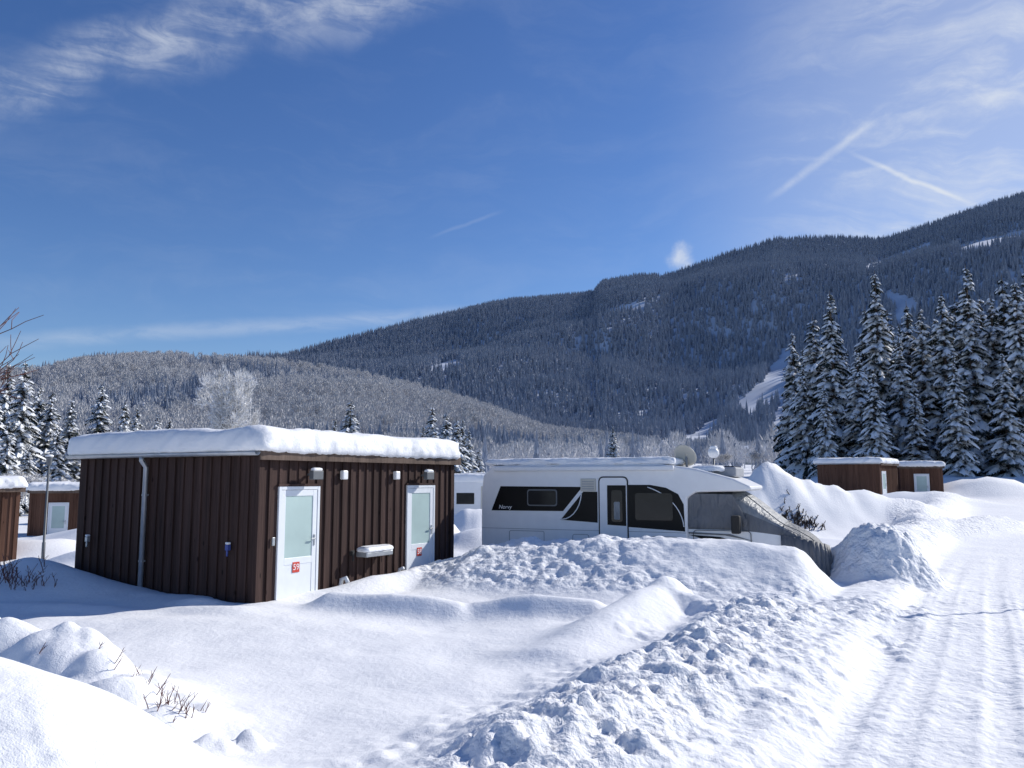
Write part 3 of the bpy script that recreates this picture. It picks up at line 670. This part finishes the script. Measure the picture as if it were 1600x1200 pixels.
snowcap('roof_snow',5.0,5.75,.35,1.6,2.58,.13,MH,33,.05,corner=.25)
boxes('roof_window',[(5.15,6.0,.55,1.75,2.46,2.68)],M['grey'],MH,.04)
boxes('roof_window_glass',[(5.2,5.95,.6,1.7,2.681,2.70)],M['win'],MH,.01)
v=[];f=[]
for j in range(7):
    r=.30*j/6
    for k in range(24):
        a=2*math.pi*k/24; v.append((r*math.cos(a)*.92,r*math.sin(a),.5*r*r))
for j in range(6):
    for k in range(24):
        k2=(k+1)%24; f.append((j*24+k,j*24+k2,(j+1)*24+k2,(j+1)*24+k))
d=mesh('satellite_dish',v,f,[M['beige']],parent=MH,smooth=True,loc=(4.85,.8,2.98)); d.rotation_euler=(math.radians(130),math.radians(25),0); d.modifiers.new('s','SOLIDIFY').thickness=.012
tube('dish_mast',[(4.85,.85,2.65),(4.85,.85,2.94)],.03,M['grey'],MH)
for x in (1.75,6.72):
    for y in (.16,W-.36):
        v=[];f=[]; N=28
        rings=[(.0,.20),(.02,.33),(.10,.345),(.18,.33),(.20,.20),(.15,.12)]
        for yy,r in rings:
            for k in range(N):
                a=2*math.pi*k/N; v.append((x+r*math.cos(a),y+yy,.345+r*math.sin(a)))
        for j in range(len(rings)-1):
            for k in range(N): f.append((j*N+k,j*N+(k+1)%N,(j+1)*N+(k+1)%N,(j+1)*N+k))
        f.append(tuple(reversed(range(N)))); mesh('wheel',v,f,[M['rubber']],parent=MH,smooth=True)
boxes('chassis',[(.3,7.3,.45,1.85,.28,.40)],M['rubber'],MH)
boxes('rear_bumper',[(-.05,.05,.1,2.2,.38,.6)],M['grey'],MH,.03)
# ------------------------------------------------------------------ caravan behind the hut
CV=empty('snow_covered_caravan',(-2.9,37.5,-.2),math.radians(4))
pr=[(0,.4),(-.1,1.2),(.1,2.0),(.35,2.2),(3.3,2.2),(3.6,2.0),(3.75,1.2),(3.6,.4)]
n=len(pr); v=[(x,0,z) for x,z in pr]+[(x,2.1,z) for x,z in pr]
c=mesh('shell',v,[tuple(range(n)),tuple(reversed(range(n,2*n)))]+[((i+1)%n,i,n+i,n+(i+1)%n) for i in range(n)],[M['white']],parent=CV); bevel(c,.06,3)
boxes('window',[(.4,1.2,-.02,-.001,1.2,1.7),(2.3,3.2,-.02,-.001,1.2,1.7)],M['win'],CV,.01); boxes('door',[(1.5,2.05,-.02,-.001,.5,2.0)],M['beige'],CV,.01)
snowcap('roof_snow',-.02,3.7,0,2.1,2.17,.4,CV,44,.05,corner=.3)
tube('wheel',[(1.5,.1,.3),(1.5,.3,.3)],.3,M['rubber'],CV,20)
# ------------------------------------------------------------------ lamp posts
def lamp(x,y,H):
    e=empty('street_lamp',(x,y,gz(x,y)-.1))
    tube('pole',[(0,0,0),(0,0,.9),(0,0,.92),(0,0,H)],[.05,.05,.036,.03],M['dgrey'],e,12)
    tube('lamp_head',[(0,0,H),(0,0,H+.03),(0,0,H+.20),(0,0,H+.24),(0,0,H+.27)],[.04,.07,.08,.11,.03],M['dgrey'],e,16)
    snowcap('lamp_snow',-.1,.1,-.1,.1,H+.25,.06,e,2,.01,corner=.09)
    return e
lamp(-13.4,24,3.1); lamp(13.4,17.0,5.2)
# globe lamp behind the motorhome
e=empty('street_lamp',(7.3,30,gz(7.3,30)-.1))
tube('pole',[(0,0,0),(0,0,2.95)],.035,M['dgrey'],e,12)
tube('globe',[(0,0,2.93+.4*q) for q in (0,.06,.2,.4,.6,.8,.95,1)],[.05,.11,.17,.20,.20,.16,.09,.02],M['white'],e,20)
snowcap('lamp_snow',-.13,.13,-.13,.13,3.27,.10,e,2,.01,corner=.12)
# ------------------------------------------------------------------ shrubs, bare tree
def shrub(name,x,y,n,h,sp,seed,dirx=0,mat='twig',r=.006,zoff=0):
    rd=random.Random(seed); v=[];f=[]; z=gz(x,y)+zoff
    for i in range(n):
        bxp,byp=rd.gauss(0,sp),rd.gauss(0,sp*.6); zz=gz(x+bxp,y+byp)-z-.08
        d=Vector((rd.uniform(-.6,.6)+dirx,rd.uniform(-.5,.5),1)).normalized(); L=h*rd.uniform(.5,1.1)
        p=Vector((bxp,byp,zz)); q=p+d*L*.5; e=q+(d+Vector((rd.uniform(-.3,.3),rd.uniform(-.3,.3),0))).normalized()*L*.5
        add_tube(v,f,[p,q,e],[r,r*.8,r*.45],4)
        for j in range(3):
            s=p.lerp(q,rd.uniform(.5,1)) if j<1 else q.lerp(e,rd.uniform(0,.8)); dd=(d+Vector((rd.uniform(-1,1),rd.uniform(-1,1),.1))).normalized()
            add_tube(v,f,[s,s+dd*L*.28],[r*.6,r*.3],3)
    return mesh(name,v,f,[M[mat]],loc=(x,y,z))
shrub('bare_hedge_twigs',-3.0,7.25,18,.24,.2,1,.35,r=.005); shrub('bare_hedge_twigs',-3.55,7.7,10,.2,.2,2,.2,r=.005); shrub('bare_hedge_twigs',-2.8,7.05,10,.26,.1,6,.3,r=.005)
shrub('bare_shrub',-9.3,15.3,60,.5,.42,3,0,r=.008); shrub('bare_shrub',-8.6,15.0,20,.35,.2,5,0,r=.007)
shrub('bare_shrub',10.4,30.3,150,.32,.4,4,0,'bark',.02)
BT=bare_tree('bare_tree',6.4,12,5,M['twig'],.55,.07,seg=6,fans=False,kids=2,trunk=.3)
bs=5.6/BT['h']; bv=np.array([v_.co[:] for v_ in BT.vertices])*bs
best=max((((bv[:,0]*math.cos(a)-bv[:,1]*math.sin(a))*((bv[:,2]>3.2)&(bv[:,2]<4.6))).max(),a) for a in np.linspace(0,6.2,32))
o=bpy.data.objects.new('bare_tree',BT); x=-6.45-best[0]; o.location=(x,11.2,gz(x,11.2)-.2); o.rotation_euler=(0,0,best[1]); o.scale=(bs,bs,bs); link(o)
# ------------------------------------------------------------------ village houses
def house(x,y,w,d,h,rz,wm):
    e=empty('alpine_house',(x,y,gz(x,y)-.5),rz)
    boxes('walls',[(-w/2,w/2,-d/2,d/2,-2,h)],M['plaster'],e); 
    boxes('upper_storey',[(-w/2-.1,w/2+.1,-d/2-.1,d/2+.1,h*.5,h+.05)],M[wm],e)
    boxes('windows',[(-w/2+1+i*2.2,-w/2+2+i*2.2,-d/2-.16,-d/2-.105,z,z+1.1) for i in range(int((w-1)/2.2)) for z in (h*.6,)]+[(-w/2+1+i*2.2,-w/2+2+i*2.2,-d/2-.06,-d/2-.002,1,2.1) for i in range(int((w-1)/2.2))],M['win'],e)
    k=w/2+1; r=w*.28; v=[(-k,-d/2-1,h-.4),(0,-d/2-1,h+r),(k,-d/2-1,h-.4),(-k,d/2+1,h-.4),(0,d/2+1,h+r),(k,d/2+1,h-.4)]
    mesh('gable',[(-w/2,-d/2+.02,h),(w/2,-d/2+.02,h),(0,-d/2+.02,h+r-.2),(-w/2,d/2-.02,h),(w/2,d/2-.02,h),(0,d/2-.02,h+r-.2)],[(0,1,2),(5,4,3)],[M[wm]],parent=e)
    ro=mesh('roof_snow',v,[(0,1,4,3),(1,2,5,4)],[M['snow']],parent=e); ro.modifiers.new('s','SOLIDIFY').thickness=-.6
for x,y,w,d,h,r in [(76,258,8,7,3.5,1.3),(86,262,8,7,3.5,1.7),(97,258,9,7,3.5,-.3)]: house(x,y,w,d,h,r,'wood3')
# ------------------------------------------------------------------ sun, sky
sd=Vector((.87,.49,0)).normalized(); EL=math.radians(31.5); sd=Vector((sd.x*math.cos(EL),sd.y*math.cos(EL),math.sin(EL)))
L=bpy.data.lights.new('sun','SUN'); L.energy=4.7; L.angle=math.radians(.5); L.color=(1,.96,.90)
lo=link(bpy.data.objects.new('sun',L)); lo.rotation_euler=sd.to_track_quat('Z','Y').to_euler(); lo.location=(50,30,60)
w=bpy.data.worlds.new('World'); S.world=w; w.use_nodes=True; nt=w.node_tree; n=nt.nodes; l=nt.links; n.clear()
out=n.new('ShaderNodeOutputWorld'); bg=n.new('ShaderNodeBackground'); bg.inputs['Strength'].default_value=.12; l.new(bg.outputs[0],out.inputs[0])
sky=n.new('ShaderNodeTexSky'); sky.sky_type='NISHITA'; sky.sun_disc=False; sky.sun_elevation=EL; sky.sun_rotation=math.atan2(sd.x,sd.y)
sky.altitude=800; sky.air_density=1.0; sky.dust_density=.4; sky.ozone_density=3.2
tc=n.new('ShaderNodeTexCoord')
def V(op,a,b=None):
    q=n.new('ShaderNodeVectorMath'); q.operation=op
    for i,s in enumerate((a,b)):
        if s is None: continue
        if isinstance(s,(tuple,Vector)): q.inputs[i].default_value=tuple(s)
        elif isinstance(s,(int,float)): q.inputs['Scale'].default_value=s
        else: l.new(s,q.inputs[i])
    return q
def Mt(op,a,b=None,clamp=False):
    q=n.new('ShaderNodeMath'); q.operation=op; q.use_clamp=clamp
    for i,s in enumerate((a,b)):
        if s is None: continue
        if isinstance(s,(int,float)): q.inputs[i].default_value=s
        else: l.new(s,q.inputs[i])
    return q.outputs[0]
def MR(a,f0,f1,t0=0,t1=1):
    q=n.new('ShaderNodeMapRange'); q.interpolation_type='SMOOTHSTEP'; l.new(a,q.inputs['Value'])
    q.inputs['From Min'].default_value=f0; q.inputs['From Max'].default_value=f1; q.inputs['To Min'].default_value=t0; q.inputs['To Max'].default_value=t1; return q.outputs['Result']
dirn=V('NORMALIZE',tc.outputs['Generated']).outputs[0]
def NZ(vec,sc,det=6,dist=0,rough=.55):
    q=n.new('ShaderNodeTexNoise'); q.inputs['Scale'].default_value=sc; q.inputs['Detail'].default_value=det; q.inputs['Distortion'].default_value=dist; q.inputs['Roughness'].default_value=rough
    l.new(vec,q.inputs['Vector']); return q
wn_=NZ(dirn,5,4)
warp=V('ADD',dirn,V('SCALE',V('SUBTRACT',wn_.outputs['Color'],(.5,.5,.5)).outputs[0],.10).outputs[0]).outputs[0]
wn2=NZ(dirn,30,3)
warp2=V('ADD',dirn,V('SCALE',V('SUBTRACT',wn2.outputs['Color'],(.5,.5,.5)).outputs[0],.007).outputs[0]).outputs[0]
wn3=NZ(dirn,55,4)
warp3=V('ADD',dirn,V('SCALE',V('SUBTRACT',wn3.outputs['Color'],(.5,.5,.5)).outputs[0],.022).outputs[0]).outputs[0]
def streak(d1,d2,wd,amt,vec,fade=.05,core=.0):
    a=Vector(d1).normalized(); b=Vector(d2).normalized(); nn=a.cross(b).normalized(); m=(b-a).normalized()
    D=Mt('ABSOLUTE',V('DOT_PRODUCT',vec,tuple(nn)).outputs['Value'])
    s=V('DOT_PRODUCT',vec,tuple(m)).outputs['Value']; s0=a.dot(m); s1=b.dot(m)
    k=Mt('MULTIPLY',MR(D,core,wd,1,0),Mt('MULTIPLY',MR(s,s0-fade,s0+fade),MR(s,s1-fade,s1+fade,1,0)))
    return Mt('MULTIPLY',k,amt)
mp=n.new('ShaderNodeMapping'); mp.inputs['Rotation'].default_value=(0,.25,.2); mp.inputs['Scale'].default_value=(2.2,2.2,9); l.new(warp,mp.inputs['Vector'])
fib=NZ(mp.outputs[0],2.2,9,.6,.62).outputs['Fac']
fine=NZ(warp2,14,8,.4,.65).outputs['Fac']
fb=Mt('MULTIPLY',MR(fib,.42,.70),MR(fine,.28,.70,.35,1))
mpf=n.new('ShaderNodeMapping'); mpf.inputs['Rotation'].default_value=(0,-.9,0); mpf.inputs['Scale'].default_value=(4,6,16); l.new(warp2,mpf.inputs['Vector'])
feather=NZ(mpf.outputs[0],2.6,8,1.2,.6).outputs['Fac']
masks=[]
masks.append(Mt('MULTIPLY',streak((-.75,.95,.43),(-.10,.94,.595),.048,.52,warp,.10),Mt('MULTIPLY',MR(fine,.30,.68,.15,1),MR(feather,.33,.62,.25,1))))
masks.append(Mt('MULTIPLY',streak((-.62,.99,.165),(-.05,.984,.20),.014,.24,warp2,.08),MR(feather,.3,.6,.3,1)))
dr=V('DOT_PRODUCT',dirn,tuple(Vector((.78,.90,.36)).normalized())).outputs['Value']
masks.append(Mt('MULTIPLY',MR(dr,.90,1.0),Mt('MULTIPLY',fb,.60)))
masks.append(Mt('MULTIPLY',MR(dr,.86,1.0),.34))
masks.append(Mt('MULTIPLY',fb,.05))
masks.append(Mt('MULTIPLY',streak((.318,.967,.342),(.43,.9576,.4244),.007,.30,warp2,.02),MR(fine,.3,.6,.4,1)))
masks.append(streak((.4264,.962,.386),(.545,.9674,.335),.004,.36,warp2,.03))
masks.append(streak((-.09,.9724,.295),(-.02,.97,.320),.0035,.08,warp2,.02))
nw=V('NORMALIZE',warp3).outputs[0]
pd=V('DISTANCE',nw,tuple(Vector((.205,.975,.2665)).normalized())).outputs['Value']
masks.append(Mt('MULTIPLY',MR(pd,.003,.020,1,0),Mt('MULTIPLY',MR(fine,.25,.65,.3,1),.75)))
tot=masks[0]
for k in masks[1:]: tot=Mt('ADD',tot,k)
tot=Mt('MINIMUM',tot,.9)
hs=n.new('ShaderNodeHueSaturation'); hs.inputs['Saturation'].default_value=1.2; hs.inputs['Hue'].default_value=.512; l.new(sky.outputs[0],hs.inputs['Color'])
mx=n.new('ShaderNodeMix'); mx.data_type='RGBA'; l.new(tot,mx.inputs['Factor']); l.new(hs.outputs[0],mx.inputs['A']); mx.inputs['B'].default_value=(6.2,6.6,7.2,1)
l.new(mx.outputs['Result'],bg.inputs['Color'])
# ------------------------------------------------------------------ camera
c=bpy.data.cameras.new('camera'); co=link(bpy.data.objects.new('camera',c)); co.location=(0,0,2.1)
co.rotation_euler=(math.radians(90+6.6),0,0); c.sensor_width=36; c.lens=36*1290/1600; c.clip_start=.1; c.clip_end=12000
S.camera=co
S.view_settings.view_transform='Standard'; S.view_settings.look='None'; S.view_settings.exposure=0
